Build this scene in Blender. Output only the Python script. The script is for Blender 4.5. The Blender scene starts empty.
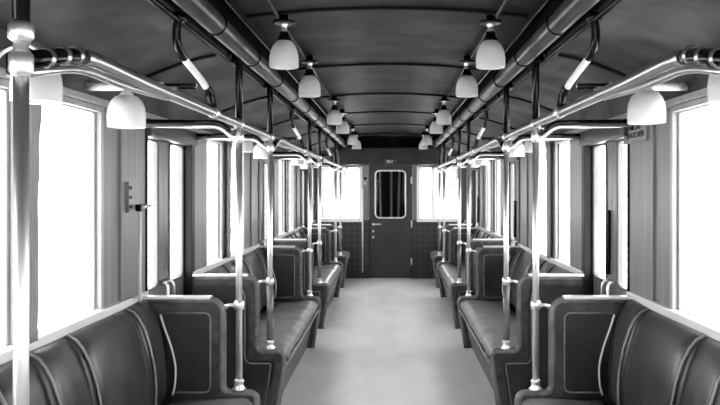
import bpy, bmesh, math, random
from mathutils import Vector, Matrix
random.seed(7)
S = bpy.context.scene
COL = S.collection

# ---------------------------------------------------------------- camera
cam_d = bpy.data.cameras.new('camera')
cam_d.sensor_width = 36.0
cam_d.lens = 40.0
cam_d.shift_x = -31.3 / 720.0
cam_d.shift_y = -14.5 / 720.0
cam_d.clip_start = 0.02
cam = bpy.data.objects.new('camera', cam_d)
COL.objects.link(cam)
cam.location = (0.02, 0.0, 1.53)
cam.rotation_euler = (math.radians(90), 0, 0)
S.camera = cam

# ---------------------------------------------------------------- sky, exposure
world = bpy.data.worlds.new('world')
S.world = world
world.use_nodes = True
wn = world.node_tree
bgn = wn.nodes['Background']
bgn.inputs['Color'].default_value = (1, 1, 1, 1)
bgn.inputs['Strength'].default_value = 10.0
S.view_settings.view_transform = 'Standard'
S.view_settings.look = 'None'
S.view_settings.gamma = 1.0
S.view_settings.use_curve_mapping = False
S.view_settings.exposure = 0.12
S.cycles.max_bounces = 10
S.cycles.diffuse_bounces = 6
S.cycles.glossy_bounces = 5
S.cycles.transparent_max_bounces = 24
S.cycles.use_denoising = True
S.cycles.sample_clamp_indirect = 8.0

# ---------------------------------------------------------------- measurements (metres)
W = 1.28          # half width of the saloon
PER = 3.55        # one bay: doors + bench
YB, YE = -2.4, 13.56
DOOR0, DOOR1 = 4.19, 5.15
SILL, WTOP = 0.965, 1.875
PX = 0.76         # grab poles

# ---------------------------------------------------------------- materials
def base_mat(name, col, rough=0.5, metal=0.0, spec=0.5):
    m = bpy.data.materials.new(name)
    m.use_nodes = True
    b = m.node_tree.nodes['Principled BSDF']
    b.inputs['Base Color'].default_value = (col, col, col, 1)
    b.inputs['Roughness'].default_value = rough
    b.inputs['Metallic'].default_value = metal
    b.inputs['Specular IOR Level'].default_value = spec
    return m, m.node_tree, b

def noisy(name, c0, c1, scale=(1, 1, 1), nscale=4.0, rough=0.5, metal=0.0, spec=0.5, detail=4.0,
          lo=0.3, hi=0.7, bump=0.0, bdist=0.01, r1=None):
    m, nt, b = base_mat(name, c0, rough, metal, spec)
    tc = nt.nodes.new('ShaderNodeTexCoord')
    geo = nt.nodes.new('ShaderNodeNewGeometry')
    mp = nt.nodes.new('ShaderNodeMapping')
    mp.inputs['Scale'].default_value = scale
    nz = nt.nodes.new('ShaderNodeTexNoise')
    nz.inputs['Scale'].default_value = nscale
    nz.inputs['Detail'].default_value = detail
    nt.links.new(geo.outputs['Position'], mp.inputs['Vector'])
    nt.links.new(mp.outputs['Vector'], nz.inputs['Vector'])
    rp = nt.nodes.new('ShaderNodeValToRGB')
    rp.color_ramp.elements[0].position = lo
    rp.color_ramp.elements[1].position = hi
    rp.color_ramp.elements[0].color = (c0, c0, c0, 1)
    rp.color_ramp.elements[1].color = (c1, c1, c1, 1)
    nt.links.new(nz.outputs['Fac'], rp.inputs['Fac'])
    nt.links.new(rp.outputs['Color'], b.inputs['Base Color'])
    if r1 is not None:
        mr = nt.nodes.new('ShaderNodeMapRange')
        mr.inputs['To Min'].default_value = rough
        mr.inputs['To Max'].default_value = r1
        nt.links.new(nz.outputs['Fac'], mr.inputs['Value'])
        nt.links.new(mr.outputs['Result'], b.inputs['Roughness'])
    if bump:
        bp = nt.nodes.new('ShaderNodeBump')
        bp.inputs['Strength'].default_value = bump
        bp.inputs['Distance'].default_value = bdist
        nt.links.new(nz.outputs['Fac'], bp.inputs['Height'])
        nt.links.new(bp.outputs['Normal'], b.inputs['Normal'])
    return m

def quilt(name, c0, c1):
    m, nt, b = base_mat(name, c0, 0.42)
    geo = nt.nodes.new('ShaderNodeNewGeometry')
    mp = nt.nodes.new('ShaderNodeMapping')
    mp.inputs['Rotation'].default_value = (0, math.radians(45), 0)
    mp.inputs['Scale'].default_value = (14, 14, 14)
    ch = nt.nodes.new('ShaderNodeTexChecker')
    ch.inputs['Scale'].default_value = 1.0
    ch.inputs['Color1'].default_value = (c0, c0, c0, 1)
    ch.inputs['Color2'].default_value = (c1, c1, c1, 1)
    # keep y out of the checker
    mp.inputs['Location'].default_value = (0, 0.5, 0)
    cm = nt.nodes.new('ShaderNodeSeparateXYZ'); cb = nt.nodes.new('ShaderNodeCombineXYZ')
    nt.links.new(geo.outputs['Position'], cm.inputs[0])
    nt.links.new(cm.outputs['X'], cb.inputs['X']); nt.links.new(cm.outputs['Z'], cb.inputs['Z'])
    nt.links.new(cb.outputs[0], mp.inputs['Vector'])
    nt.links.new(mp.outputs['Vector'], ch.inputs['Vector'])
    nt.links.new(ch.outputs['Color'], b.inputs['Base Color'])
    return m

M = {}
M['ceiling'] = noisy('ceiling_paint', 0.008, 0.060, nscale=3.2, detail=9, rough=0.5, lo=0.42, hi=0.78, spec=0.12)
M['side_ceiling'] = noisy('side_ceiling_paint', 0.018, 0.095, nscale=3.0, detail=9, rough=0.5, lo=0.38, hi=0.72, spec=0.15)
M['black'] = base_mat('black_enamel', 0.004, 0.18, 0.0, 0.2)[0]
M['blackmat'] = base_mat('black_matt_paint', 0.006, 0.6, 0.0, 0.1)[0]
M['floor'] = noisy('linoleum', 0.62, 0.76, scale=(1.6, 0.7, 1), nscale=2.4, detail=7, rough=0.36, r1=0.55, spec=0.4)
M['wood'] = noisy('pillar_wood', 0.15, 0.25, scale=(34, 34, 0.8), nscale=1.6, detail=5, rough=0.38, bump=0.05, bdist=0.003)
M['wood_dark'] = noisy('dark_wood', 0.03, 0.06, scale=(26, 26, 1.2), nscale=1.5, detail=5, rough=0.35, spec=0.3)
M['wood_light'] = noisy('light_wood', 0.33, 0.45, scale=(20, 20, 1.2), nscale=1.5, detail=4, rough=0.35)
M['jamb'] = base_mat('jamb_black', 0.008, 0.45, 0.0, 0.2)[0]
M['leather'] = noisy('bench_leather', 0.014, 0.060, scale=(1, 1, 0.25), nscale=14, detail=6, rough=0.20, r1=0.44, bump=0.12, bdist=0.008)
M['pale_trim'] = noisy('pale_piping', 0.16, 0.30, nscale=20, rough=0.3)
M['rail'] = base_mat('rail_chrome', 0.50, 0.30, 1.0)[0]
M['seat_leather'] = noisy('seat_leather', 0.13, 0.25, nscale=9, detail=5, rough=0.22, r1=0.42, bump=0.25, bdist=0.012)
M['lacquer'] = noisy('lacquered_panel', 0.010, 0.038, nscale=5, detail=5, rough=0.33)
M['edging'] = noisy('varnished_edging', 0.11, 0.20, scale=(6, 6, 6), nscale=3, rough=0.2)
M['border'] = noisy('varnished_border', 0.03, 0.08, scale=(5, 5, 5), nscale=3, rough=0.25)
M['door'] = noisy('door_wood', 0.10, 0.18, scale=(26, 26, 1.2), nscale=1.5, detail=5, rough=0.3)
M['ledge'] = base_mat('pale_ledge', 0.8, 0.25)[0]
M['skirt'] = noisy('skirt_board', 0.05, 0.09, nscale=5, rough=0.4)
M['chrome'] = base_mat('chrome', 0.88, 0.40, 1.0)[0]
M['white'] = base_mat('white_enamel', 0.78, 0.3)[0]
M['opal'] = None
M['endwall'] = quilt('quilted_wallcover', 0.03, 0.05)
M['end_door'] = noisy('end_door_wood', 0.025, 0.045, nscale=3.5, detail=6, rough=0.36)
M['header'] = noisy('header_paint', 0.028, 0.045, nscale=4, rough=0.4, spec=0.25)
M['sign'] = noisy('sign_enamel', 0.22, 0.30, nscale=9, rough=0.35)
M['dark_glass'] = base_mat('dark_pane', 0.008, 0.05)[0]

def opal():
    m, nt, b = base_mat('opal_glass', 0.80, 0.18)
    tr = nt.nodes.new('ShaderNodeBsdfTranslucent')
    tr.inputs['Color'].default_value = (0.85, 0.85, 0.85, 1)
    mx = nt.nodes.new('ShaderNodeMixShader'); mx.inputs[0].default_value = 0.22
    out = nt.nodes['Material Output']
    nt.links.new(b.outputs[0], mx.inputs[1]); nt.links.new(tr.outputs[0], mx.inputs[2])
    nt.links.new(mx.outputs[0], out.inputs['Surface'])
    return m
M['opal'] = opal()

def cloth():
    m, nt, b = base_mat('curtain_cloth', 0.72, 0.8)
    tr = nt.nodes.new('ShaderNodeBsdfTranslucent')
    tr.inputs['Color'].default_value = (0.8, 0.8, 0.8, 1)
    mx = nt.nodes.new('ShaderNodeMixShader'); mx.inputs[0].default_value = 0.4
    out = nt.nodes['Material Output']
    nt.links.new(b.outputs[0], mx.inputs[1]); nt.links.new(tr.outputs[0], mx.inputs[2])
    nt.links.new(mx.outputs[0], out.inputs['Surface'])
    return m
M['cloth'] = cloth()
M['drape'] = base_mat('drape_cloth', 0.34, 0.8)[0]

def pane():
    m = bpy.data.materials.new('window_glass'); m.use_nodes = True
    nt = m.node_tree; nt.nodes.clear()
    out = nt.nodes.new('ShaderNodeOutputMaterial')
    tr = nt.nodes.new('ShaderNodeBsdfTransparent'); tr.inputs[0].default_value = (0.96, 0.96, 0.96, 1)
    gl = nt.nodes.new('ShaderNodeBsdfGlossy'); gl.inputs['Roughness'].default_value = 0.03
    lw = nt.nodes.new('ShaderNodeLayerWeight'); lw.inputs['Blend'].default_value = 0.5
    pw = nt.nodes.new('ShaderNodeMath'); pw.operation = 'POWER'; pw.inputs[1].default_value = 6.0
    fr = nt.nodes.new('ShaderNodeMath'); fr.operation = 'MULTIPLY_ADD'; fr.inputs[1].default_value = 0.5; fr.inputs[2].default_value = 0.03
    nt.links.new(lw.outputs['Facing'], pw.inputs[0]); nt.links.new(pw.outputs[0], fr.inputs[0])
    mx = nt.nodes.new('ShaderNodeMixShader')
    nt.links.new(fr.outputs[0], mx.inputs[0]); nt.links.new(tr.outputs[0], mx.inputs[1])
    nt.links.new(gl.outputs[0], mx.inputs[2]); nt.links.new(mx.outputs[0], out.inputs[0])
    return m
M['glass'] = pane()

# ---------------------------------------------------------------- helpers
def box(bm, x0, x1, y0, y1, z0, z1, bev=0.0):
    vs = [bm.verts.new((x, y, z)) for x in (x0, x1) for y in (y0, y1) for z in (z0, z1)]
    fs = [(0, 1, 3, 2), (4, 6, 7, 5), (0, 4, 5, 1), (2, 3, 7, 6), (0, 2, 6, 4), (1, 5, 7, 3)]
    faces = [bm.faces.new([vs[i] for i in f]) for f in fs]
    if bev:
        es = list({e for f in faces for e in f.edges})
        bmesh.ops.bevel(bm, geom=es, offset=bev, segments=2, affect='EDGES', profile=0.6)

def smooth_path(pts, n=6):
    """Catmull-Rom through the points."""
    P = [Vector(p) for p in pts]
    if len(P) < 3: return P
    Q = [P[0] * 2 - P[1]] + P + [P[-1] * 2 - P[-2]]
    out = []
    for i in range(1, len(Q) - 2):
        a, b, c, d = Q[i - 1], Q[i], Q[i + 1], Q[i + 2]
        for k in range(n):
            t = k / n
            out.append(0.5 * ((2 * b) + (c - a) * t + (2 * a - 5 * b + 4 * c - d) * t * t + (3 * b - a - 3 * c + d) * t ** 3))
    out.append(P[-1])
    return out

def fillet(pts, r, n=4):
    """polyline with rounded corners"""
    P = [Vector(p) for p in pts]
    rs = r if isinstance(r, (list, tuple)) else [r] * len(P)
    out = [P[0]]
    for i in range(1, len(P) - 1):
        a, b, c = P[i - 1], P[i], P[i + 1]
        d1, d2 = (a - b), (c - b)
        rr = min(rs[i], d1.length * 0.49, d2.length * 0.49)
        if rr < 1e-5:
            out.append(b); continue
        p, q = b + d1.normalized() * rr, b + d2.normalized() * rr
        for k in range(n + 1):
            t = k / n
            out.append(p * (1 - t) ** 2 + b * 2 * t * (1 - t) + q * t * t)
    out.append(P[-1])
    return out

def tube(bm, pts, r, seg=10, closed=False):
    P = [Vector(p) for p in pts]
    n = len(P)
    rings = []
    up = None
    for i in range(n):
        if closed:
            t = (P[(i + 1) % n] - P[i - 1]).normalized()
        else:
            t = (P[min(i + 1, n - 1)] - P[max(i - 1, 0)]).normalized()
        if up is None:
            up = Vector((0, 0, 1)) if abs(t.z) < 0.9 else Vector((0, 1, 0))
        u = (up - t * up.dot(t))
        if u.length < 1e-6: u = t.orthogonal()
        u.normalize(); v = t.cross(u); up = u
        rr = r[i] if isinstance(r, (list, tuple)) else r
        rings.append([bm.verts.new(P[i] + (u * math.cos(a) + v * math.sin(a)) * rr)
                      for a in [2 * math.pi * k / seg for k in range(seg)]])
    m = n if closed else n - 1
    for i in range(m):
        A, B = rings[i], rings[(i + 1) % n]
        for k in range(seg):
            f = bm.faces.new((A[k], A[(k + 1) % seg], B[(k + 1) % seg], B[k])); f.smooth = True
    if not closed:
        bm.faces.new(rings[0][::-1]); bm.faces.new(rings[-1])

def lathe(bm, prof, c=(0, 0, 0), seg=24, axis='z', cap=True):
    c = Vector(c); rings = []
    for r, h in prof:
        ring = []
        for k in range(seg):
            a = 2 * math.pi * k / seg
            if axis == 'z': p = Vector((r * math.cos(a), r * math.sin(a), h))
            elif axis == 'y': p = Vector((r * math.cos(a), h, r * math.sin(a)))
            else: p = Vector((h, r * math.cos(a), r * math.sin(a)))
            ring.append(bm.verts.new(c + p))
        rings.append(ring)
    for i in range(len(rings) - 1):
        for k in range(seg):
            f = bm.faces.new((rings[i][k], rings[i][(k + 1) % seg], rings[i + 1][(k + 1) % seg], rings[i + 1][k])); f.smooth = True
    if cap:
        bm.faces.new(rings[0][::-1]); bm.faces.new(rings[-1])

def prism(bm, poly, y0, y1):
    """poly in (x, z) extruded along y"""
    a = [bm.verts.new((x, y0, z)) for x, z in poly]
    b = [bm.verts.new((x, y1, z)) for x, z in poly]
    bm.faces.new(a); bm.faces.new(b[::-1])
    n = len(poly)
    for i in range(n):
        bm.faces.new((a[i], b[i], b[(i + 1) % n], a[(i + 1) % n]))

def rounded(u0, u1, v0, v1, r, n=5):
    out = []
    for cu, cv, a0 in ((u1 - r, v1 - r, 0), (u0 + r, v1 - r, 90), (u0 + r, v0 + r, 180), (u1 - r, v0 + r, 270)):
        for k in range(n + 1):
            a = math.radians(a0 + 90 * k / n)
            out.append((cu + r * math.cos(a), cv + r * math.sin(a)))
    return out

def plate_hole(bm, mapf, outer, hole, r, d0, d1, n=5):
    """flat plate with a rounded opening; mapf(u, v, d) -> point"""
    u0, u1, v0, v1 = outer
    inn = rounded(*hole, r, n)
    m = n + 1
    out = []
    corner = [(u1, v1), (u0, v1), (u0, v0), (u1, v0)]
    for q in range(4):
        for k in range(m):
            i = inn[q * m + k]
            if k == 0: o = {0: (u1, i[1]), 1: (i[0], v1), 2: (u0, i[1]), 3: (i[0], v0)}[q]
            elif k == m - 1: o = {0: (i[0], v1), 1: (u0, i[1]), 2: (i[0], v0), 3: (u1, i[1])}[q]
            else: o = corner[q]
            out.append(o)
    N = len(inn)
    vv = {}
    def V(u, v, d):
        key = (round(u, 5), round(v, 5), d)
        if key not in vv: vv[key] = bm.verts.new(mapf(u, v, d))
        return vv[key]
    for i in range(N):
        j = (i + 1) % N
        for d in (d0, d1):
            vs = []
            for p in (inn[i], inn[j], out[j], out[i]):
                w = V(p[0], p[1], d)
                if w not in vs: vs.append(w)
            if len(vs) > 2:
                try: bm.faces.new(vs)
                except ValueError: pass
        f = bm.faces.new((V(*inn[i], d0), V(*inn[j], d0), V(*inn[j], d1), V(*inn[i], d1)))
    cs = corner
    # outer sides, walked through every outer vertex
    seq = []
    for p in out:
        if not seq or seq[-1] != p: seq.append(p)
    for i in range(len(seq)):
        a, b = seq[i], seq[(i + 1) % len(seq)]
        if a == b: continue
        try: bm.faces.new((V(*a, d0), V(*b, d0), V(*b, d1), V(*a, d1)))
        except ValueError: pass

def obj(name, bm, mat, parent=None, label=None, bevel=0.0, smooth=False):
    bmesh.ops.recalc_face_normals(bm, faces=bm.faces)
    me = bpy.data.meshes.new(name)
    if smooth:
        for f in bm.faces: f.smooth = True
    bm.to_mesh(me); bm.free()
    me.materials.append(mat)
    o = bpy.data.objects.new(name, me)
    COL.objects.link(o)
    if parent: o.parent = parent
    if label: o['label'] = label
    if bevel:
        b = o.modifiers.new('bevel', 'BEVEL'); b.width = bevel; b.segments = 2
        b.limit_method = 'ANGLE'; b.angle_limit = math.radians(40)
    return o

def struct(name, bm, mat, parent=None, **k):
    o = obj(name, bm, mat, parent, **k)
    if not parent: o['kind'] = 'structure'
    return o

def thing(name, label, cat, loc=(0, 0, 0), group=None):
    o = bpy.data.objects.new(name, None); COL.objects.link(o)
    o.empty_display_size = 0.05
    o.location = loc
    tag(o, label, cat, group)
    return o

def tag(o, label, cat, group=None):
    o['label'] = label; o['category'] = cat
    if group: o['group'] = group
    return o

KIDS = {}
def copy_tree(o, parent=None, shift=(0, 0, 0), label=None):
    c = o.copy(); COL.objects.link(c)
    if parent: c.parent = parent
    else: c.location = Vector(o.location) + Vector(shift)
    if label: c['label'] = label
    for ch in [k for k in bpy.data.objects if k.parent == o]:
        copy_tree(ch, c)
    return c

def new(): return bmesh.new()
SIDES = ((-1, 'left'), (1, 'right'))
ORD = ['nearest', 'second', 'third', 'fourth', 'fifth', 'sixth', 'seventh', 'eighth']

def text_mesh(name, s, size, mat, parent, loc, rot, sx=1.0):
    cu = bpy.data.curves.new(name, 'FONT'); cu.body = s; cu.size = size
    cu.align_x = 'CENTER'; cu.align_y = 'CENTER'; cu.extrude = 0.0008
    t = bpy.data.objects.new(name, cu); COL.objects.link(t)
    bpy.context.view_layer.update()
    me = bpy.data.meshes.new_from_object(t.evaluated_get(bpy.context.evaluated_depsgraph_get()))
    bpy.data.objects.remove(t)
    me.materials.clear(); me.materials.append(mat)
    o = bpy.data.objects.new(name, me); COL.objects.link(o)
    o.parent = parent; o.location = loc; o.rotation_euler = rot; o.scale = (sx, 1, 1)
    return o

# ================================================================ THE SHELL
bm = new(); box(bm, -W - 0.06, W + 0.06, YB - 0.1, YE + 0.1, -0.08, 0.0)
struct('floor', bm, M['floor'])

# ceiling: shallow middle vault, black step and lower side panels
def vault(x): return 2.42 - 0.042 * (x / 0.70) ** 2
sec = [(x, vault(x)) for x in [0.70 * (i / 10 - 1) for i in range(21)]]
bm = new()
prism(bm, sec + [(0.70, 2.52), (-0.70, 2.52)], YB, YE)
struct('ceiling', bm, M['ceiling'])
for s, nm in SIDES:
    bm = new()
    prism(bm, [(s * x, z) for x, z in ((0.69, 2.52), (0.69, 2.345), (0.79, 2.335), (0.80, 2.205), (0.84, 2.195), (0.84, 2.52))], YB, YE)
    struct('trim_%d' % (1 if s < 0 else 2), bm, M['blackmat'])
    bm = new()
    prism(bm, [(s * x, z) for x, z in ((0.835, 2.192), (0.92, 2.175), (1.03, 2.142), (1.13, 2.103), (1.20, 2.075), (1.34, 2.02), (1.34, 2.52), (0.835, 2.52))], YB, YE)
    struct('ceiling_%s' % nm, bm, M['side_ceiling'])
# ribs across the vault, one top-level strip each
for k in range(-3, 6):
    y = 3.93 + 1.775 * k
    if y < -2 or y > 13.3: continue
    bm = new()
    top = [(x, vault(x) + 0.002) for x in [0.69 * (i / 8 - 1) for i in range(17)]]
    low = [(x, z - 0.016) for x, z in top]
    prism(bm, low + top[::-1], y - 0.014, y + 0.014)
    for s in (-1, 1):
        a = [(0.842, 2.186), (0.92, 2.171), (1.03, 2.138), (1.13, 2.099), (1.20, 2.071), (1.275, 2.041)]
        prism(bm, [(s * x, z + 0.006) for x, z in a] + [(s * x, z - 0.010) for x, z in a[::-1]], y - 0.012, y + 0.012)
    struct('trim_%d' % (10 + k + 3), bm, M['blackmat'])

# side walls
wins, doors = [], []
for k in range(-1, 4):
    for a, b in (((2.04, 2.76), (2.80, 3.565)) if k < 1 else ((2.04, 2.545), (2.735, 3.45))):
        a2, b2 = a + PER * k, b + PER * k
        if b2 < YE - 0.1: wins.append((a2, b2))
    d0, d1 = DOOR0 + PER * k, DOOR1 + PER * k
    if d1 < YE: doors.append((d0, d1))
for s, nm in SIDES:
    bm = new()
    def bx(x0, x1, *r, s=s, bm=bm): box(bm, *sorted((s * x0, s * x1)), *r)
    bx(W, W + 0.08, YB, YE, WTOP, 2.06)
    cuts = sorted(doors)
    y = YB
    for d0, d1 in cuts:
        bx(W, W + 0.08, y, d0, 0, SILL); y = d1
    bx(W, W + 0.08, y, YE, 0, SILL)
    ops = sorted(wins + doors)
    y = YB
    for a, b in ops:
        bx(W, W + 0.08, y, a, SILL, WTOP); y = b
    bx(W, W + 0.08, y, YE, SILL, WTOP)
    struct('wall_%s' % nm, bm, M['wood'])
    # pale sill running under the windows, bay by bay, and pale cornice line above
    n = 30 if s < 0 else 50
    y = YB
    for d0, d1 in cuts + [(YE, YE)]:
        bm = new(); box(bm, *sorted((s * (W - 0.03), s * (W + 0.03))), y, d0, SILL - 0.012, SILL + 0.026, 0.004)
        struct('trim_%d' % n, bm, M['ledge']); n += 1
        y = d1
    bm = new(); box(bm, *sorted((s * (W - 0.025), s * (W + 0.01))), YB, YE, 1.895, 1.925, 0.005)
    struct('trim_%d' % n, bm, M['wood_light']); n += 1
    bm = new(); prism(bm, [(s * x, z) for x, z in ((W - 0.012, 1.922), (W - 0.03, 2.052), (W + 0.01, 2.052), (W + 0.01, 1.922))], YB, YE)
    struct('trim_%d' % n, bm, M['side_ceiling']); n += 1
    # raised boards on the pillars next to the doors, dark jambs
    for d0, d1 in doors:
        for y0, y1 in ((d0 - 0.38, d0 - 0.012), (d1 + 0.045, d1 + 0.40)):
            if y1 > YE: continue
            bm = new(); box(bm, *sorted((s * (W - 0.016), s * (W + 0.01))), y0, y1, SILL + 0.008, WTOP - 0.02, 0.004)
            struct('trim_%d' % n, bm, M['wood']); n += 1
        for y0, y1 in ((d0 - 0.012, d0 + 0.008), (d1 - 0.035, d1 + 0.045)):
            bm = new(); box(bm, *sorted((s * (W - 0.025), s * (W + 0.05))), y0, y1, 0, WTOP, 0.003)
            struct('trim_%d' % n, bm, M['jamb']); n += 1
        # dark door header
        bm = new(); box(bm, *sorted((s * (W - 0.05), s * (W + 0.05))), d0 - 0.02, d1 + 0.02, 1.80, 1.893, 0.012)
        struct('trim_%d' % n, bm, M['wood_dark']); n += 1

# windows: frame mesh with a pane and two latches
wi = 1
for s, nm in SIDES:
    for a, b in wins:
        bm = new()
        mp = lambda u, v, d, s=s: (s * d, u, v)
        plate_hole(bm, mp, (a - 0.004, b + 0.004, SILL + 0.002, WTOP + 0.004), (a + 0.032, b - 0.032, SILL + 0.03, WTOP - 0.015), 0.012, W + 0.012, W + 0.045, n=3)
        plate_hole(bm, mp, (a - 0.019, b + 0.019, SILL + 0.007, WTOP + 0.018), (a + 0.012, b - 0.012, SILL + 0.02, WTOP - 0.008), 0.006, W - 0.012, W + 0.012, n=3)
        fr = struct('window_%d' % wi, bm, M['wood_light'], bevel=0.003); wi += 1
        bm = new(); box(bm, *sorted((s * (W + 0.028), s * (W + 0.033))), a + 0.03, b - 0.03, SILL + 0.02, WTOP - 0.01)
        obj('window_pane', bm, M['glass'], fr)
        for yy in (a + 0.10, b - 0.10):
            bm = new(); box(bm, *sorted((s * (W - 0.004), s * (W + 0.014))), yy - 0.03, yy + 0.03, SILL + 0.022, SILL + 0.034, 0.003)
            lathe(bm, [(0.006, 0), (0.008, 0.012), (0.002, 0.02)], (s * (W + 0.004), yy, SILL + 0.034), 10)
            obj('latch', bm, M['chrome'], fr)

# sliding doors, two leaves each
di = 1
for s, nm in SIDES:
    for d0, d1 in doors:
        mid = (d0 + d1) / 2
        for q, (a, b) in enumerate(((d0, mid - 0.002), (mid + 0.002, d1))):
            bm = new()
            mp = lambda u, v, d, s=s: (s * d, u, v)
            h = (a + 0.06, b - 0.12) if q == 0 else (a + 0.12, b - 0.06)
            plate_hole(bm, mp, (a, b, 0.01, WTOP), (h[0], h[1], 0.975, 1.79), 0.035, W + 0.03, W + 0.06, n=5)
            box(bm, *sorted((s * (W + 0.024), s * (W + 0.031))), a + 0.05, b - 0.05, 0.12, 0.86, 0.003)
            lf = struct('door_%d' % di, bm, M['door'], bevel=0.003); di += 1
            bm = new(); box(bm, *sorted((s * (W + 0.043), s * (W + 0.047))), h[0] - 0.01, h[1] + 0.01, 0.96, 1.80)
            obj('window_pane', bm, M['glass'], lf)
            bm = new()
            loop = [(s * (W + 0.028), u, v) for u, v in rounded(h[0] - 0.006, h[1] + 0.006, 0.969, 1.796, 0.04, 5)]
            tube(bm, loop, 0.006, 6, closed=True)
            obj('window_frame', bm, M['wood_dark'], lf)
            e = -1 if q == 0 else 1
            yc = mid + e * 0.055
            bm = new()
            tube(bm, smooth_path([(s * (W + 0.032), yc, 0.985), (s * (W + 0.0), yc, 0.98), (s * (W - 0.012), yc + e * 0.006, 0.95), (s * (W - 0.012), yc + e * 0.02, 0.88)], 5), 0.009, 8)
            lathe(bm, [(0.014, -0.012), (0.02, 0), (0.014, 0.012)], (s * (W + 0.012), yc, 0.985), 12)
            obj('door_handle', bm, M['chrome'], lf)
            if s > 0 and q == 1:
                bm = new(); box(bm, W + 0.005, W + 0.032, mid + 0.03, mid + 0.075, 1.02, 1.40, 0.01)
                obj('door_pull', bm, M['black'], lf)

# end wall (far) and the wall behind the viewer: lower panels, posts, windows, door
DX0, DX1 = -0.34, 0.36
def end_wall(yf, dirn, wn_, dn_):
    y0, y1 = sorted((yf, yf + dirn * 0.08))
    bm = new()
    WL, WR = (-1.20, -0.50), (0.48, 1.18)
    box(bm, -1.36, DX0 - 0.01, y0, y1, 0, 0.985); box(bm, DX1 + 0.01, 1.36, y0, y1, 0, 0.985)
    low = struct('wall_%s_low' % wn_, bm, M['endwall'])
    bm = new()
    zt = 1.885
    box(bm, -1.36, WL[0], y0, y1, 0.985, zt); box(bm, WL[1], DX0 - 0.01, y0, y1, 0.985, zt)
    box(bm, DX1 + 0.01, WR[0], y0, y1, 0.985, zt); box(bm, WR[1], 1.36, y0, y1, 0.985, zt)
    box(bm, -1.36, DX0 - 0.01, y0, y1, zt, 2.52); box(bm, DX1 + 0.01, 1.36, y0, y1, zt, 2.52); box(bm, DX0 - 0.01, DX1 + 0.01, y0, y1, 1.95, 2.52)
    struct('wall_%s' % wn_, bm, M['wood'])
    for a, b in (WL, WR):
        global wi
        bm = new(); mp = lambda u, v, d: (u, d, v)
        plate_hole(bm, mp, (a - 0.03, b + 0.03, 0.955, zt + 0.01), (a + 0.03, b - 0.03, 1.015, zt - 0.02), 0.02, yf - dirn * 0.015, yf + dirn * 0.03, n=3)
        fr = struct('window_%d' % wi, bm, M['white'], bevel=0.003); wi += 1
        bm = new(); box(bm, a, b, *sorted((yf + dirn * 0.012, yf + dirn * 0.017)), 0.99, zt - 0.005)
        obj('window_pane', bm, M['glass'], fr)
        for fx in (0.36,):
            xm = a + (b - a) * (fx if a < 0 else 1 - fx - 0.28)
            bm = new(); box(bm, xm - 0.012, xm + 0.012, *sorted((yf - dirn * 0.005, yf + dirn * 0.03)), 1.0, zt - 0.01)
            obj('glazing_bar', bm, M['wood_light'], fr)
    # door
    bm = new(); mp = lambda u, v, d: (u, d, v)
    plate_hole(bm, mp, (DX0, DX1, 0.01, 1.945), (-0.245, 0.255, 1.03, 1.82), 0.07, yf - dirn * 0.01, yf + dirn * 0.04, n=6)
    d = struct('door_%d' % dn_, bm, M['end_door'], bevel=0.003)
    bm = new(); tube(bm, [(u, yf - dirn * 0.014, v) for u, v in rounded(-0.25, 0.26, 1.025, 1.825, 0.075, 6)], 0.013, 8, closed=True)
    obj('window_frame', bm, M['white'], d)
    bm = new(); box(bm, -0.25, 0.26, *sorted((yf + dirn * 0.015, yf + dirn * 0.02)), 1.02, 1.83)
    obj('window_pane', bm, M['glass'], d)
    bm = new()
    yy = yf - dirn * 0.03
    lathe(bm, [(0.022, -0.004), (0.022, 0.014)], (-0.285, yf - dirn * 0.02, 0.915), 14, 'y')
    tube(bm, [(-0.285, yf - dirn * 0.01, 0.915), (-0.285, yf - dirn * 0.055, 0.915)], 0.010, 8)
    tube(bm, [(-0.295, yf - dirn * 0.055, 0.915), (-0.16, yf - dirn * 0.055, 0.92)], 0.011, 8)
    obj('door_handle', bm, M['white'], d)
    for z in (0.80, 0.70):
        bm = new(); lathe(bm, [(0.020, -0.008), (0.016, 0.008)], (-0.285, yf - dirn * 0.018, z), 14, 'y')
        obj('lock', bm, M['chrome'], d)
    for z in (0.28, 0.92, 1.66):
        bm = new(); tube(bm, [(DX1 + 0.002, yf - dirn * 0.02, z - 0.06), (DX1 + 0.002, yf - dirn * 0.02, z + 0.06)], 0.013, 8)
        obj('hinge', bm, M['white'] if z > 0.5 else M['chrome'], d)
end_wall(YE, 1, 'end', 90)
end_wall(YB, -1, 'back', 91)
# dark gangway beyond the far door
bm = new()
box(bm, -0.46, -0.40, YE + 0.085, YE + 1.2, 0, 2.1); box(bm, 0.42, 0.48, YE + 0.085, YE + 1.2, 0, 2.1)
box(bm, -0.46, 0.48, YE + 0.085, YE + 1.2, 2.05, 2.12); box(bm, -0.46, 0.48, YE + 0.085, YE + 1.2, -0.06, 0.0)
box(bm, -0.46, 0.48, YE + 1.16, YE + 1.2, 0, 2.1)
struct('wall_gangway', bm, M['jamb'])
bm = new()
box(bm, -0.46, -0.40, YB - 1.2, YB - 0.085, 0, 2.1); box(bm, 0.42, 0.48, YB - 1.2, YB - 0.085, 0, 2.1)
box(bm, -0.46, 0.48, YB - 1.2, YB - 0.085, 2.05, 2.12); box(bm, -0.46, 0.48, YB - 1.2, YB - 0.085, -0.06, 0.0)
box(bm, -0.46, 0.48, YB - 1.2, YB - 1.16, 0, 2.1)
struct('wall_gangway_back', bm, M['jamb'])

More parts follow.
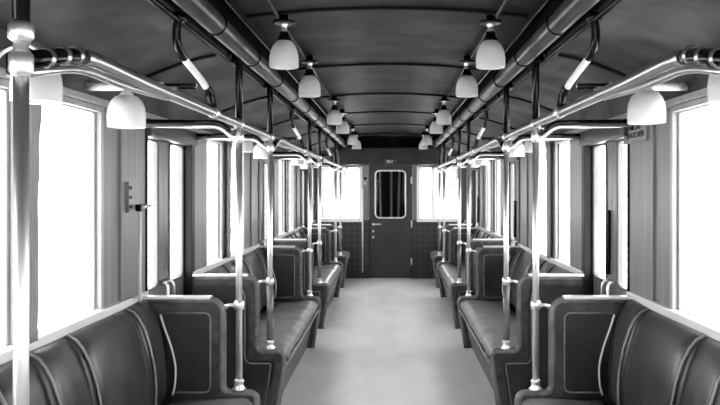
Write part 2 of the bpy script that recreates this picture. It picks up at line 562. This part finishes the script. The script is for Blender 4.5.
# header box over the end door and recessed panels above it
bm = new(); box(bm, -0.83, 0.83, 13.28, YE, 1.915, 2.20, 0.012)
struct('trim_80', bm, M['header'])
for i, (a, b) in enumerate(((-0.52, -0.06), (0.06, 0.52))):
    bm = new(); mp = lambda u, v, d: (u, d, v)
    plate_hole(bm, mp, (a, b, 2.225, 2.375), (a + 0.025, b - 0.025, 2.245, 2.355), 0.01, YE - 0.02, YE + 0.005, n=2)
    struct('trim_%d' % (81 + i), bm, M['black'])
bm = new(); box(bm, -0.69, 0.69, YE - 0.008, YE + 0.01, 2.19, 2.41)
struct('trim_83', bm, M['blackmat'])

# ================================================================ CEILING PIPES
for s, nm in SIDES:
    t = thing('ventilation_pipe', 'thick grey painted pipe running along the %s edge of the vaulted ceiling' % nm, 'pipe', (s * 0.735, 0, 2.235), 'ceiling pipes')
    bm = new(); tube(bm, [(0, YB + 0.02, 0), (0, 13.27, 0)], 0.046, 20)
    obj('pipe', bm, noisy('pipe_paint_' + nm, 0.015, 0.05, nscale=6, detail=6, rough=0.33), t)
    y = YB + 0.5
    k = 0
    while y < 13.2:
        bm = new(); tube(bm, [(0.0485 * math.cos(a), y, 0.0485 * math.sin(a)) for a in [i * math.pi / 10 for i in range(20)]], 0.005, 6, closed=True)
        obj('strap', bm, M['black'], t)
        y += 0.8875
    r = thing('ceiling_rod', 'thin black rod under the %s ceiling pipe that the pole tops hook onto' % nm, 'rod', (s * 0.80, 0, 2.175), 'ceiling rods')
    bm = new(); tube(bm, [(0, YB + 0.02, 0), (0, 13.27, 0)], 0.011, 8)
    obj('rod', bm, M['black'], r)
    for k in range(-1, 7):
        bm = new(); yy = 2.25 + 1.775 * k
        tube(bm, [(0, yy, 0), (-s * 0.01, yy, 0.05)], 0.008, 6)
        obj('bracket', bm, M['black'], r)
    for dx, dz, w, r0 in ((0.535, 2.372, 'thin black conduit linking the lamps of the %s ceiling row', 0.009), (0.685, 2.325, 'thin black conduit on the step between the %s pipe and the vault', 0.008)):
        bm = new(); tube(bm, [(0, YB + 0.02, 0), (0, 13.5, 0)], r0, 8)
        o = obj('conduit', bm, M['black']); o.location = (s * dx, 0, dz)
        tag(o, w % nm, 'conduit', 'ceiling conduits')

# ================================================================ CEILING LAMPS
def ceiling_lamp(label):
    t = thing('ceiling_lamp', label, 'ceiling lamp', group='opal glass ceiling lamps')
    bm = new(); prof = [(0.072, 0.0), (0.074, 0.012), (0.073, 0.05), (0.068, 0.08), (0.058, 0.105), (0.044, 0.124), (0.028, 0.136)]
    lathe(bm, prof, (0, 0, 0), 28, cap=False)
    lathe(bm, [(0.068, 0.004), (0.069, 0.05), (0.063, 0.08), (0.052, 0.103), (0.024, 0.128)], (0, 0, 0), 28, cap=False)
    lathe(bm, [(0.072, 0.0), (0.070, -0.002), (0.068, 0.004)], (0, 0, 0), 28, cap=False)
    obj('lamp_shade', bm, M['opal'], t)
    bm = new(); lathe(bm, [(0.012, 0.05), (0.026, 0.065), (0.03, 0.09), (0.02, 0.12), (0.016, 0.13)], (0, 0, 0), 14)
    obj('bulb', bm, M['opal'], t)
    bm = new(); lathe(bm, [(0.034, 0.128), (0.037, 0.137), (0.028, 0.150), (0.022, 0.175), (0.024, 0.178)], (0, 0, 0), 20)
    obj('shade_holder', bm, M['black'], t)
    bm = new(); lathe(bm, [(0.019, 0.177), (0.022, 0.181), (0.015, 0.186), (0.015, 0.206), (0.021, 0.211), (0.019, 0.218)], (0, 0, 0), 18)
    obj('neck', bm, M['chrome'], t)
    bm = new(); lathe(bm, [(0.05, 0.216), (0.057, 0.221), (0.055, 0.231), (0.022, 0.238), (0.02, 0.275)], (0, 0, 0), 24)
    obj('ceiling_rose', bm, M['black'], t)
    return t
proto = None
lamp_ys = [4.0, 5.25, 7.55, 8.8, 11.1, 12.35]
lamp_off = [0.45, 1.7]
for s, nm in SIDES:
    for i, y in enumerate(lamp_ys):
        lab = 'white bell-shaped glass lamp hanging from the vault, %s of six in the %s ceiling row' % (ORD[i] if i < 5 else 'farthest', nm)
        if proto is None: proto = ceiling_lamp(lab); c = proto
        else: c = copy_tree(proto, label=lab)
        c.location = (s * 0.516, y, 2.133)

# ================================================================ SIDE LAMPS ON ARMS
def side_lamp(s, label, bar):
    t = thing('side_lamp', label, 'side lamp', group='opal glass side lamps')
    bm = new()
    lathe(bm, [(0.078, 0.0), (0.079, 0.05), (0.075, 0.082), (0.065, 0.108), (0.048, 0.127), (0.024, 0.137)], (0, 0, 0), 28, cap=False)
    lathe(bm, [(0.074, 0.004), (0.075, 0.05), (0.070, 0.080), (0.060, 0.104), (0.044, 0.121), (0.02, 0.13)], (0, 0, 0), 28, cap=False)
    lathe(bm, [(0.078, 0.0), (0.076, -0.002), (0.074, 0.004)], (0, 0, 0), 28, cap=False)
    obj('lamp_shade', bm, M['opal'], t)
    bm = new(); lathe(bm, [(0.012, 0.05), (0.026, 0.065), (0.03, 0.09), (0.02, 0.12), (0.016, 0.13)], (0, 0, 0), 14)
    obj('bulb', bm, M['opal'], t)
    bm = new(); lathe(bm, [(0.028, 0.134), (0.028, 0.142), (0.016, 0.150), (0.014, 0.160)], (0, 0, 0), 18)
    obj('shade_holder', bm, M['chrome'], t)
    bm = new()
    if bar == 'wall':
        tube(bm, smooth_path([(0, 0, 0.150), (0, 0, 0.170), (s * 0.04, 0, 0.185), (s * 0.11, 0, 0.16), (s * 0.158, 0, 0.10)], 5), 0.010, 8)
        lathe(bm, [(0.022, -0.006), (0.022, 0.006)], (s * 0.156, 0, 0.10), 12, 'x')
        obj('arm', bm, M['chrome'], t)
    return t
for s, nm in SIDES:
    for kind, y0, z0, d in (('wall', 2.56, 1.806, 'on a curved wall arm over the window'), ('bar', 3.37, 1.786, 'hung under the white cross bar')):
        p = None
        for k in range(3):
            lab = 'white dome lamp %s, %s along the %s wall' % (d, ['nearest', 'middle', 'farthest'][k], nm)
            if p is None: p = side_lamp(s, lab, kind); c = p
            else: c = copy_tree(p, label=lab)
            c.location = (s * (1.115 if kind == 'wall' else 1.095), y0 + PER * k, z0 + (0.018 if s > 0 and kind == 'bar' else 0))

# ================================================================ BENCHES
def bench(s, L, label, seams):
    """bench from y = 0 to y = L on side s; root at the skirting corner"""
    t = thing('bench', label, 'bench', group='leather side benches')
    # backrest
    bm = new()
    prof = [(1.128, 0.465, 0.4), (1.124, 0.50, 0.7), (1.126, 0.58, 0.9), (1.136, 0.67, 1), (1.154, 0.76, 1), (1.182, 0.85, 1), (1.207, 0.905, .9),
            (1.228, 0.936, .7), (1.250, 0.950, .4), (1.272, 0.952, 0), (1.272, 0.47, 0)]
    edges = [0.0] + list(seams) + [L]
    ys = []
    for i in range(len(edges) - 1):
        n = 12
        w_ = edges[i + 1] - edges[i]
        us = [0.0, 0.008 / w_, 0.018 / w_, 0.03 / w_] + [0.03 / w_ + (1 - 0.03 / w_) * k / n for k in range(1, n)]
        for u in us: ys.append(edges[i] + w_ * u)
    ys.append(L)
    grid = []
    for y in ys:
        for i in range(len(edges) - 1):
            if edges[i] <= y <= edges[i + 1]: e0, e1 = edges[i], edges[i + 1]; break
        u = (y - e0) / (e1 - e0)
        dn = (y - e0) / 0.03
        rise = math.sin(min(1.0, dn) * math.pi / 2)
        bulge = 0.034 * rise * (1 - 0.85 * u ** 1.6) - 0.006
        de = min(y, L - y)
        cor = max(0.0, 1 - de / 0.27); cor = cor * cor * (3 - 2 * cor)
        ring = []
        for x, z, w in prof:
            hw = min(1.0, max(0.0, (z - 0.5) / 0.4))
            if x > 1.26: xx = x
            else: xx = x - bulge * w - 0.018 * cor * hw
            ring.append(bm.verts.new((s * xx, y, z + (0.012 * cor if z > .9 else 0) + (bulge * 0.3 if w and z > .9 else 0))))
        grid.append(ring)
    m = len(prof)
    for i in range(len(grid) - 1):
        for k in range(m):
            f = bm.faces.new((grid[i][k], grid[i][(k + 1) % m], grid[i + 1][(k + 1) % m], grid[i + 1][k]))
            f.smooth = k < m - 2
    bm.faces.new(grid[0]); bm.faces.new(grid[-1][::-1])
    back = obj('backrest', bm, M['leather'], t)
    # pale piping stands in for the lit ridge along each seam
    for sy in seams:
        bm = new()
        tube(bm, [(s * (x - 0.024 * w), sy + 0.012, z) for x, z, w in prof[:10]], 0.0065, 8)
        obj('seam_piping', bm, M['pale_trim'], back, label='pale piping for the lit seam ridge')
    # seat
    bm = new()
    prof = [(1.09, 0.38), (1.09, 0.452), (1.0, 0.456), (0.90, 0.465), (0.80, 0.474), (0.74, 0.474), (0.705, 0.466), (0.682, 0.450), (0.672, 0.425), (0.676, 0.395), (0.69, 0.38)]
    n = max(6, int(L / 0.05)); grid = []
    for i in range(n + 1):
        y = L * i / n
        c = abs(math.sin(math.pi * y / (L / max(1, round(L / 0.62))))) ** 0.5
        ring = []
        for k, (x, z) in enumerate(prof):
            dz = 0.010 * (c - 1) if 1 < k < 9 else 0
            dx = 0.006 * (1 - c) if 5 < k < 10 else 0
            w = 0.004 * math.sin(y * 23 + k * 1.3) * (1 if 4 < k < 9 else 0.2)
            ring.append(bm.verts.new((s * (x + dx + w * .6), y, z + dz + w)))
        grid.append(ring)
    m = len(prof)
    for i in range(n):
        for k in range(m):
            f = bm.faces.new((grid[i][k], grid[i][(k + 1) % m], grid[i + 1][(k + 1) % m], grid[i + 1][k])); f.smooth = 0 < k < m - 1
    bm.faces.new(grid[0]); bm.faces.new(grid[-1][::-1])
    obj('seat', bm, M['seat_leather'], t)
    # skirt
    bm = new(); prism(bm, [(s * x, z) for x, z in ((0.70, 0.38), (0.79, 0.002), (1.27, 0.002), (1.27, 0.38))], 0, L)
    obj('skirt', bm, M['skirt'], t)
    bm = new(); prism(bm, [(s * x, z) for x, z in ((0.664, 0.384), (0.664, 0.368), (0.71, 0.368), (0.71, 0.384))], 0.005, L - 0.005)
    obj('front_rail', bm, M['edging'], t)
    return t
YP1, YP2 = 4.10, 5.15
seams0 = [0.27, 0.82, 1.155, 1.49, 2.19]
names = ['nearest of four, under the big front window', 'second of the four, behind the nearest doorway',
         'third of the four, behind the middle doorway', 'short last one against the end wall']
for s, nm in SIDES:
    p = None
    for k in range(4):
        lab = 'dark leather bench on the %s, %s' % (nm, names[k])
        y = 1.60 + PER * k + 0.022
        if k == 3:
            c = bench(s, 13.555 - y, lab, [0.27, 0.85]); c.location = (0, y, 0)
        elif p is None: p = bench(s, 2.456, lab, seams0); c = p; c.location = (0, y, 0)
        else: c = copy_tree(p, label=lab); c.location = (0, y, 0)

# ================================================================ BENCH END PARTITIONS
def partition(s, face, label):
    """face = -1: the bench is on the near side (y-); +1: bench on the far side"""
    t = thing('bench_end_partition', label, 'partition', group='bench end partitions')
    out = [(1.268, 0.002), (1.268, 0.955)]
    edge = fillet([(1.268, 0, 0.955), (0.845, 0, 0.955), (0.845, 0, 0.478), (0.672, 0, 0.478), (0.672, 0, 0.40), (0.735, 0, 0.002)],
                  [0, 0.075, 0.05, 0.065, 0.05, 0], 6)
    poly = [(1.268, 0.002)] + [(v.x, v.z) for v in edge]
    bm = new(); prism(bm, [(s * x, z) for x, z in poly], -0.016, 0.016)
    pan = obj('panel', bm, M['lacquer'], t)
    bm = new(); tube(bm, [(s * v.x, 0, v.z) for v in edge], 0.021, 10)
    obj('edging', bm, M['edging'], t)
    # broad varnished border on both faces following the outline
    def inset(d):
        return fillet([(1.262, 0, 0.955 - d), (0.845 + d, 0, 0.955 - d), (0.845 + d, 0, 0.478 - d), (0.672 + d * 1.1, 0, 0.478 - d), (0.672 + d * 1.1, 0, 0.38), (0.735 + d, 0, 0.01)],
                      [0, 0.05, 0.05, 0.05, 0.05, 0], 6)
    a, b = inset(0.012), inset(0.052)
    bm = new()
    for yy in (-0.021, 0.021):
        y1 = yy * 0.7
        va = [bm.verts.new((s * v.x, yy, v.z)) for v in a]; vb = [bm.verts.new((s * v.x, yy, v.z)) for v in b]
        vc = [bm.verts.new((s * v.x, y1, v.z)) for v in a]; vd = [bm.verts.new((s * v.x, y1, v.z)) for v in b]
        for i in range(len(va) - 1):
            bm.faces.new((va[i], va[i + 1], vb[i + 1], vb[i])); bm.faces.new((vb[i], vb[i + 1], vd[i + 1], vd[i]))
            bm.faces.new((va[i + 1], va[i], vc[i], vc[i + 1]))
    obj('border', bm, M['border'], t)
    bm = new()
    tube(bm, fillet([(s * x, face * 0.0165, z) for x, z in ((1.15, 0.892), (0.904, 0.892), (0.904, 0.486), (1.09, 0.486))], 0.035, 5), 0.0045, 6)
    obj('panel_moulding', bm, M['pale_trim'], pan)
    bm = new(); box(bm, *sorted((s * 0.90, s * 1.275)), -0.030, 0.030, 0.962, 0.978, 0.006)
    obj('top_ledge', bm, M['ledge'], t, label='pale top ledge')
    # bright piping against the cushion, on the bench side
    yb = face * 0.024
    pts = smooth_path([(s * x, yb, z) for x, z in ((1.157, 0.885), (1.137, 0.82), (1.102, 0.72), (1.080, 0.62), (1.083, 0.53), (1.096, 0.475))], 5)
    bm = new(); tube(bm, pts, 0.0055, 8)
    obj('piping', bm, M['white'], pan, label='pale curved piping')
    # thin groove line on the doorway side
    bm = new(); c = inset(0.075)
    tube(bm, [(s * v.x, -face * 0.0165, v.z) for v in c[1:]], 0.004, 6)
    obj('moulding', bm, M['pale_trim'], pan)
    return t
door_words = ['nearest', 'middle', 'farthest']
for s, nm in SIDES:
    p1 = p2 = None
    for k in range(3):
        lab = 'dark stepped bench end panel at near side of %s doorway, %s' % (door_words[k], nm)
        if p1 is None: p1 = partition(s, -1, lab); c = p1
        else: c = copy_tree(p1, label=lab)
        c.location = (0, YP1 + PER * k, 0)
    for k in range(-1, 3):
        if k < 0: lab = 'dark lacquered bench end panel beside the viewer, %s, out of frame' % nm
        else: lab = 'dark stepped bench end panel at far side of %s doorway, %s' % (door_words[k], nm)
        if p2 is None: p2 = partition(s, 1, lab); c = p2
        else: c = copy_tree(p2, label=lab)
        c.location = (0, YP2 + PER * k, 0)

# ================================================================ GRAB POLES
def grab_pole(s, sleeve, label):
    t = thing('grab_pole', label, 'pole', group='chrome grab poles')
    bm = new(); tube(bm, [(0, 0, 0.50), (0, 0, 1.86)], 0.0165, 14)
    obj('lower_tube', bm, M['chrome'], t, label='bright chrome lower tube')
    bm = new(); tube(bm, fillet([(0, 0, 1.85), (0, 0, 2.175), (s * 0.035, 0, 2.195)], 0.02), 0.019, 14)
    obj('upper_tube', bm, M['black'], t, label='black upper tube')
    bm = new(); lathe(bm, [(0.032, 0.495), (0.036, 0.502), (0.024, 0.512), (0.022, 0.535), (0.027, 0.54), (0.021, 0.55), (0.017, 0.552)], (0, 0, 0), 18)
    obj('base_flange', bm, M['chrome'], t)
    bm = new(); lathe(bm, [(0.018, 0.905), (0.025, 0.912), (0.027, 0.93), (0.025, 0.948), (0.018, 0.955)], (0, 0, 0), 18)
    tube(bm, [(s * 0.02, 0, 0.93), (s * 0.05, 0, 0.93), (s * 0.078, 0, 0.918)], [0.012, 0.008, 0.014], 10)
    obj('clamp', bm, M['chrome'], t)
    bm = new(); lathe(bm, [(0.018, 1.765), (0.025, 1.775), (0.025, 1.81), (0.018, 1.82)], (0, 0, 0), 16)
    lathe(bm, [(0.02, 1.84), (0.026, 1.846), (0.026, 1.872), (0.02, 1.88)], (0, 0, 0), 16)
    obj('collar', bm, M['chrome'], t)
    if sleeve:
        bm = new(); tube(bm, [(0, 0, 0.552), (0, 0, 0.905)], 0.0215, 14)
        obj('sleeve', bm, M['edging'], t, label='thicker dark sleeve below the clamp')
    return t
for s, nm in SIDES:
    p1 = p2 = None
    for k in range(-1, 3):
        if k >= 0:
            lab = 'chrome pole with black top, near side of %s doorway on the %s' % (door_words[k], nm)
            if p1 is None: p1 = grab_pole(s, False, lab); c = p1
            else: c = copy_tree(p1, label=lab)
            c.location = (s * PX, YP1 + PER * k, 0)
        if k < 0: lab = 'thick looking chrome pole right beside the viewer at the %s edge' % nm
        else: lab = 'chrome pole with black top, far side of %s doorway on the %s' % (door_words[k], nm)
        if p2 is None: p2 = grab_pole(s, True, lab); c = p2
        else: c = copy_tree(p2, label=lab)
        c.location = (s * PX, YP2 + PER * k + (0.085 if k < 0 else 0), 0)

# ================================================================ HANDRAILS ALONG THE CAR
def hand_rail(s, L, label):
    """from the pole at y = 0 to the pole at y = L"""
    t = thing('hand_rail', label, 'handrail', group='long chrome handrails')
    zr = 1.858
    path = fillet([(s * 0.76, 0.09, 1.80), (s * 0.768, 0.44, 1.872), (s * 0.762, 0.9, 1.862), (s * 0.757, L - 0.30, zr), (s * 0.76, L - 0.02, zr)], [0, 0.14, 0.1, 0.1, 0], 6)
    cut = 5
    bm = new(); tube(bm, path[cut - 1:], 0.021, 14)
    obj('upper_tube', bm, M['rail'], t)
    bm = new(); tube(bm, path[:cut], 0.0195, 14)
    ce = obj('curved_end', bm, M['black'], t, label='black end piece bending down to the pole')
    p2 = fillet([(s * 0.765, 0.09, 1.772), (s * 0.778, 0.44, 1.838), (s * 0.778, 0.8, 1.834), (s * 0.765, 1.2, 1.846)], 0.12, 6)
    bm = new(); tube(bm, p2, 0.011, 10)
    obj('lower_tube', bm, M['rail'], t)
    for f in (0.35, 0.62, 0.86):
        a = Vector((s * 0.76, 0.09, 1.80)).lerp(Vector((s * 0.768, 0.44, 1.872)), f)
        bm = new(); lathe(bm, [(0.020, -0.010), (0.0235, -0.006), (0.0235, 0.006), (0.020, 0.010)], a, 14, 'y')
        obj('collar', bm, M['rail'], ce)
    bm = new(); box(bm, *sorted((s * 0.752, s * 0.79)), 0.075, 0.12, 1.765, 1.815, 0.008)
    obj('bracket', bm, M['black'], t)
    return t
for s, nm in SIDES:
    p = None
    for k in range(3):
        lab = 'double chrome handrail on the %s at head height, %s' % (nm, ['nearest length', 'middle length', 'far length'][k])
        if p is None: p = hand_rail(s, PER - 0.0, lab); c = p
        else: c = copy_tree(p, label=lab)
        c.location = (0, 1.60 + PER * k, 0)
    # short last one
    t = thing('hand_rail', 'short chrome handrail on the %s between the last pole and the header box' % nm, 'handrail', (0, 12.25, 0), 'long chrome handrails')
    bm = new(); tube(bm, fillet([(s * 0.76, 0.02, 1.795), (s * 0.755, 0.35, 1.858), (s * 0.757, 1.30, 1.858)], 0.1), 0.019, 12)
    obj('upper_tube', bm, M['chrome'], t)

# cross rails from pole to wall
def cross_rail(s, label):
    t = thing('cross_rail', label, 'handrail', group='cross rails over the bench ends')
    path = [(s * 0.775, 0, 1.79), (s * 0.80, 0, 1.795), (s * 0.855, 0, 1.845), (s * 1.278, 0, 1.852)]
    bm = new(); tube(bm, fillet(path, 0.04), 0.011, 10)
    obj('lower_tube', bm, M['chrome'], t, label='bright chrome lower tube')
    bm = new(); tube(bm, fillet([(x, -0.012, z + 0.021) for x, y, z in path[1:]], 0.04), 0.010, 10)
    obj('upper_tube', bm, M['black'], t, label='black upper tube')
    bm = new(); lathe(bm, [(0.026, 0.0), (0.026, 0.008), (0.014, 0.012)], (s * 1.262 - (0.0 if s > 0 else 0.008), -0.005, 1.86), 14, 'x')
    obj('wall_flange', bm, M['chrome'], t)
    return t
for s, nm in SIDES:
    p = None
    for side, y0 in (('near', YP1), ('far', YP2)):
        for k in range(3):
            lab = 'double cross rail from pole to %s wall, %s side of %s doorway' % (nm, side, door_words[k])
            if p is None: p = cross_rail(s, lab); c = p
            else: c = copy_tree(p, label=lab)
            c.location = (0, y0 + PER * k, 0)

# S-shaped hangers holding the handrails, with the cross bars
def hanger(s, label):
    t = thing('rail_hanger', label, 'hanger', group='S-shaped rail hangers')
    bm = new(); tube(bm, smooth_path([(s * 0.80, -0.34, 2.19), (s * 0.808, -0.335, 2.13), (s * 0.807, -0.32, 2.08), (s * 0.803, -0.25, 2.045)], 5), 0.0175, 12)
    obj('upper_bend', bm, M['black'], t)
    bm = new(); tube(bm, smooth_path([(s * 0.803, -0.25, 2.045), (s * 0.795, -0.12, 2.015), (s * 0.786, -0.01, 1.985), (s * 0.78, 0.03, 1.965)], 5), 0.0145, 12)  # white here puts the window highlight on the dark tube into its colour
    obj('middle_tube', bm, M['white'], t, label='middle length with its highlight painted white')
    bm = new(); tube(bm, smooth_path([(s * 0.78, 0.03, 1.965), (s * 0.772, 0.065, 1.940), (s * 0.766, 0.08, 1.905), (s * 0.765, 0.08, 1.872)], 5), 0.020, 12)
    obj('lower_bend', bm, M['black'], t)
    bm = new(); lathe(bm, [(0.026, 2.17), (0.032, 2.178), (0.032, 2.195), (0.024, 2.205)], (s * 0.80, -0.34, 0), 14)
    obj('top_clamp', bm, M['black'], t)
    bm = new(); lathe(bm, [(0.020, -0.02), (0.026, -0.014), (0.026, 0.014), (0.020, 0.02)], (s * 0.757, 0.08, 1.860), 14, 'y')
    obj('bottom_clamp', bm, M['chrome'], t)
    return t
def cross_bar(s, label):
    t = thing('cross_bar', label, 'bar', group='cross bars carrying the side lamps')
    bm = new(); tube(bm, [(s * 0.80, 0, 1.958), (s * 0.95, 0, 1.958)], 0.013, 10)
    obj('inner_tube', bm, M['black'], t, label='black inner end')
    bm = new(); tube(bm, [(s * 0.94, 0, 1.958), (s * 1.279, 0, 1.958)], 0.019, 12)
    obj('outer_tube', bm, M['white'], t, label='white outer length')
    return t
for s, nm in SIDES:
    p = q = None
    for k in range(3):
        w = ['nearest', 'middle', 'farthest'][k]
        lab = 'black S-shaped hanger with painted highlight from ceiling pipe to %s handrail, %s of three' % (nm, w)
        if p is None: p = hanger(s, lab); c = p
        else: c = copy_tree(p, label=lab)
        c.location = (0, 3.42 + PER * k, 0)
        lab = 'cross bar from S-shaped hanger to the %s wall above a dome lamp, %s of three' % (nm, w)
        if q is None: q = cross_bar(s, lab); c = q
        else: c = copy_tree(q, label=lab)
        c.location = (0, 3.37 + PER * k, 0)

# ================================================================ CURTAINS
def curtain_strip(u0, u1, z0, z1, folds, depth, wav, fn, narrow=0.7, seed=1):
    rnd = random.Random(seed)
    bm = new(); nu, nz = folds * 6, 24
    rows = []
    ph = [rnd.uniform(0, 6.28) for _ in range(4)]
    for j in range(nz + 1):
        v = j / nz; z = z1 + (z0 - z1) * v
        wd = (u1 - u0) * (1 - (1 - narrow) * min(1, v * 2.2)) + wav * math.sin(v * 26 + ph[0]) * (0.4 + 0.6 * (v < .35))
        rows.append([bm.verts.new(fn(u0 + wd * i / nu, depth * math.cos(2 * math.pi * folds * i / nu + 0.6 * math.sin(v * 9 + ph[1])), z)) for i in range(nu + 1)])
    for j in range(nz):
        for i in range(nu):
            f = bm.faces.new((rows[j][i], rows[j][i + 1], rows[j + 1][i + 1], rows[j + 1][i])); f.smooth = True
    return bm
for s, nm in SIDES:
    for k in range(3):
        w = ['nearest', 'middle', 'farthest'][k]
        y0 = (2.775 if k == 0 else 2.655) + PER * k
        bm = curtain_strip(y0, y0 + 0.12, 0.985, 1.885, 4, 0.008, 0.008, lambda u, d, z, s=s: (s * (W - 0.034 + d), u, z), 0.75, k + (5 if s > 0 else 0))
        o = obj('curtain', bm, M['drape'])
        sm = o.modifiers.new('thick', 'SOLIDIFY'); sm.thickness = 0.002
        tag(o, 'narrow gathered curtain on the post between two %s windows, %s bay' % (nm, w), 'curtain', 'gathered window curtains')
for s, nm in SIDES:
    a = -1.20 if s < 0 else 0.69
    bm = curtain_strip(a + 0.01, a + 0.50, 1.02, 1.89, 6, 0.010, 0.012, lambda u, d, z: (u, YE - 0.034 + d, z), 0.8, 11 + s)
    o = obj('curtain', bm, M['cloth'])
    sm = o.modifiers.new('thick', 'SOLIDIFY'); sm.thickness = 0.002
    tag(o, 'pale draped curtain in the end wall window %s of the door' % nm, 'curtain', 'end window curtains')

# ================================================================ SMALL FITTINGS
# vertical rod and bracket on the left pillar before the nearest doorway
t = thing('hand_rod', 'thin white upright hand rod on the left pillar before the nearest doorway', 'rod', (-1.215, 3.93, 0.97))
bm = new(); tube(bm, [(0, 0, 0.0), (0, 0, 0.455)], 0.0085, 10); obj('rod', bm, M['white'], t)
bm = new(); box(bm, -0.018, 0.014, -0.018, 0.018, 0.445, 0.48, 0.004); obj('clamp', bm, M['black'], t)
bm = new(); tube(bm, [(-0.005, 0.01, 0.463), (-0.035, 0.30, 0.468)], 0.009, 8); obj('arm', bm, M['chrome'], t)
bm = new(); box(bm, -0.052, -0.03, -0.07, -0.05, 0.44, 0.59, 0.004)
for z in (0.47, 0.515, 0.56): lathe(bm, [(0.008, 0), (0.008, 0.014)], (-0.03, -0.06, z), 8, 'x')
obj('slotted_plate', bm, M['wood'], t)
# stay holding the rod foot onto the pillar
bm = new(); tube(bm, [(0, 0, 0.02), (-0.05, 0, 0.02)], 0.007, 8); obj('foot_bracket', bm, M['chrome'], t)

# enamel sign on the right pillar
t = thing('sign', 'small grey enamel notice plate high on the right pillar above the nearest bench', 'sign', (W - 0.017, 4.055, 1.815))
bm = new(); box(bm, -0.006, 0.0, -0.18, 0.18, -0.045, 0.05, 0.002); obj('plate', bm, M['sign'], t)
bm = new(); mp = lambda u, v, d: (d, u, v)
plate_hole(bm, mp, (-0.19, 0.19, -0.055, 0.06), (-0.17, 0.17, -0.038, 0.043), 0.004, -0.010, 0.0, n=2); obj('sign_frame', bm, M['wood'], t)
rt = (math.radians(90), 0, math.radians(-90))
text_mesh('lettering', 'NICHT', 0.042, M['black'], t, (-0.0075, 0.0, 0.022), rt, 1.5)
text_mesh('lettering', 'RAUCHER', 0.042, M['black'], t, (-0.0075, 0.0, -0.017), rt, 1.5)

# number plate on the header box
t = thing('number_plate', 'small oval number plate in the middle of the dark header over the end door', 'plate', (0.0, 13.279, 1.965))
bm = new(); pl = rounded(-0.09, 0.09, -0.027, 0.027, 0.026, 5); prism(bm, pl, -0.004, 0.0); obj('plate', bm, M['black'], t)
bm = new(); tube(bm, [(u, -0.004, v) for u, v in rounded(-0.09, 0.09, -0.027, 0.027, 0.026, 5)], 0.004, 6, closed=True); obj('rim', bm, M['sign'], t)
text_mesh('digits', '3051', 0.052, M['white'], t, (0, -0.005, 0), (math.radians(90), 0, 0), 1.15)

# bell box and upright rod left of the end door
t = thing('signal_box', 'small metal signal box on the post left of the end door', 'box', (-0.42, YE, 1.66))
bm = new(); box(bm, -0.045, 0.045, -0.05, -0.001, -0.10, 0.10, 0.008); obj('housing', bm, M['sign'], t)
bm = new(); lathe(bm, [(0.022, -0.012), (0.026, 0.0)], (0, -0.052, 0.03), 14, 'y'); obj('button', bm, M['black'], t)
bm = new(); lathe(bm, [(0.012, -0.012), (0.014, 0.0)], (0, -0.052, -0.05), 12, 'y'); obj('button', bm, M['white'], t)
t = thing('hand_rod', 'long white upright rod beside the end door on its left', 'rod', (-0.465, YE - 0.05, 0.10))
bm = new(); tube(bm, [(0, 0, 0), (0, 0, 1.42)], 0.012, 10); obj('rod', bm, M['white'], t)
for z in (0.02, 0.75, 1.40):
    bm = new(); tube(bm, [(0, 0, z), (0, 0.049, z)], 0.012, 8); obj('bracket', bm, M['chrome'], t)

# uprights added in the gangway to give the end door's pane light streaks
for i, x in enumerate((-0.14, 0.02, 0.12)):
    t = thing('streak_bar', 'pale upright bar added as a light streak behind the end door pane, %s of three' % ['left', 'middle', 'right'][i], 'bar', (x, YE + 0.5 + 0.1 * i, 0), 'added streak bars')
    bm = new(); tube(bm, [(0, 0, 0.0), (0.05 * (i - 1), 0, 2.045)], 0.02, 10); obj('bar', bm, M['white'], t)

# put every empty at the base of its own thing
bpy.context.view_layer.update()
kids = {}
for o in bpy.data.objects:
    if o.parent: kids.setdefault(o.parent.name, []).append(o)
for o in [q for q in bpy.data.objects if q.type == 'EMPTY' and not q.parent]:
    pts = [c.matrix_world @ Vector(v) for c in kids[o.name] if c.type == 'MESH' for v in c.bound_box]
    lo = Vector([min(p[i] for p in pts) for i in range(3)]); hi = Vector([max(p[i] for p in pts) for i in range(3)])
    d = Vector(((lo.x + hi.x) / 2, (lo.y + hi.y) / 2, lo.z)) - o.location
    o.location = o.location + d
    for c in kids[o.name]: c.location = c.location - d
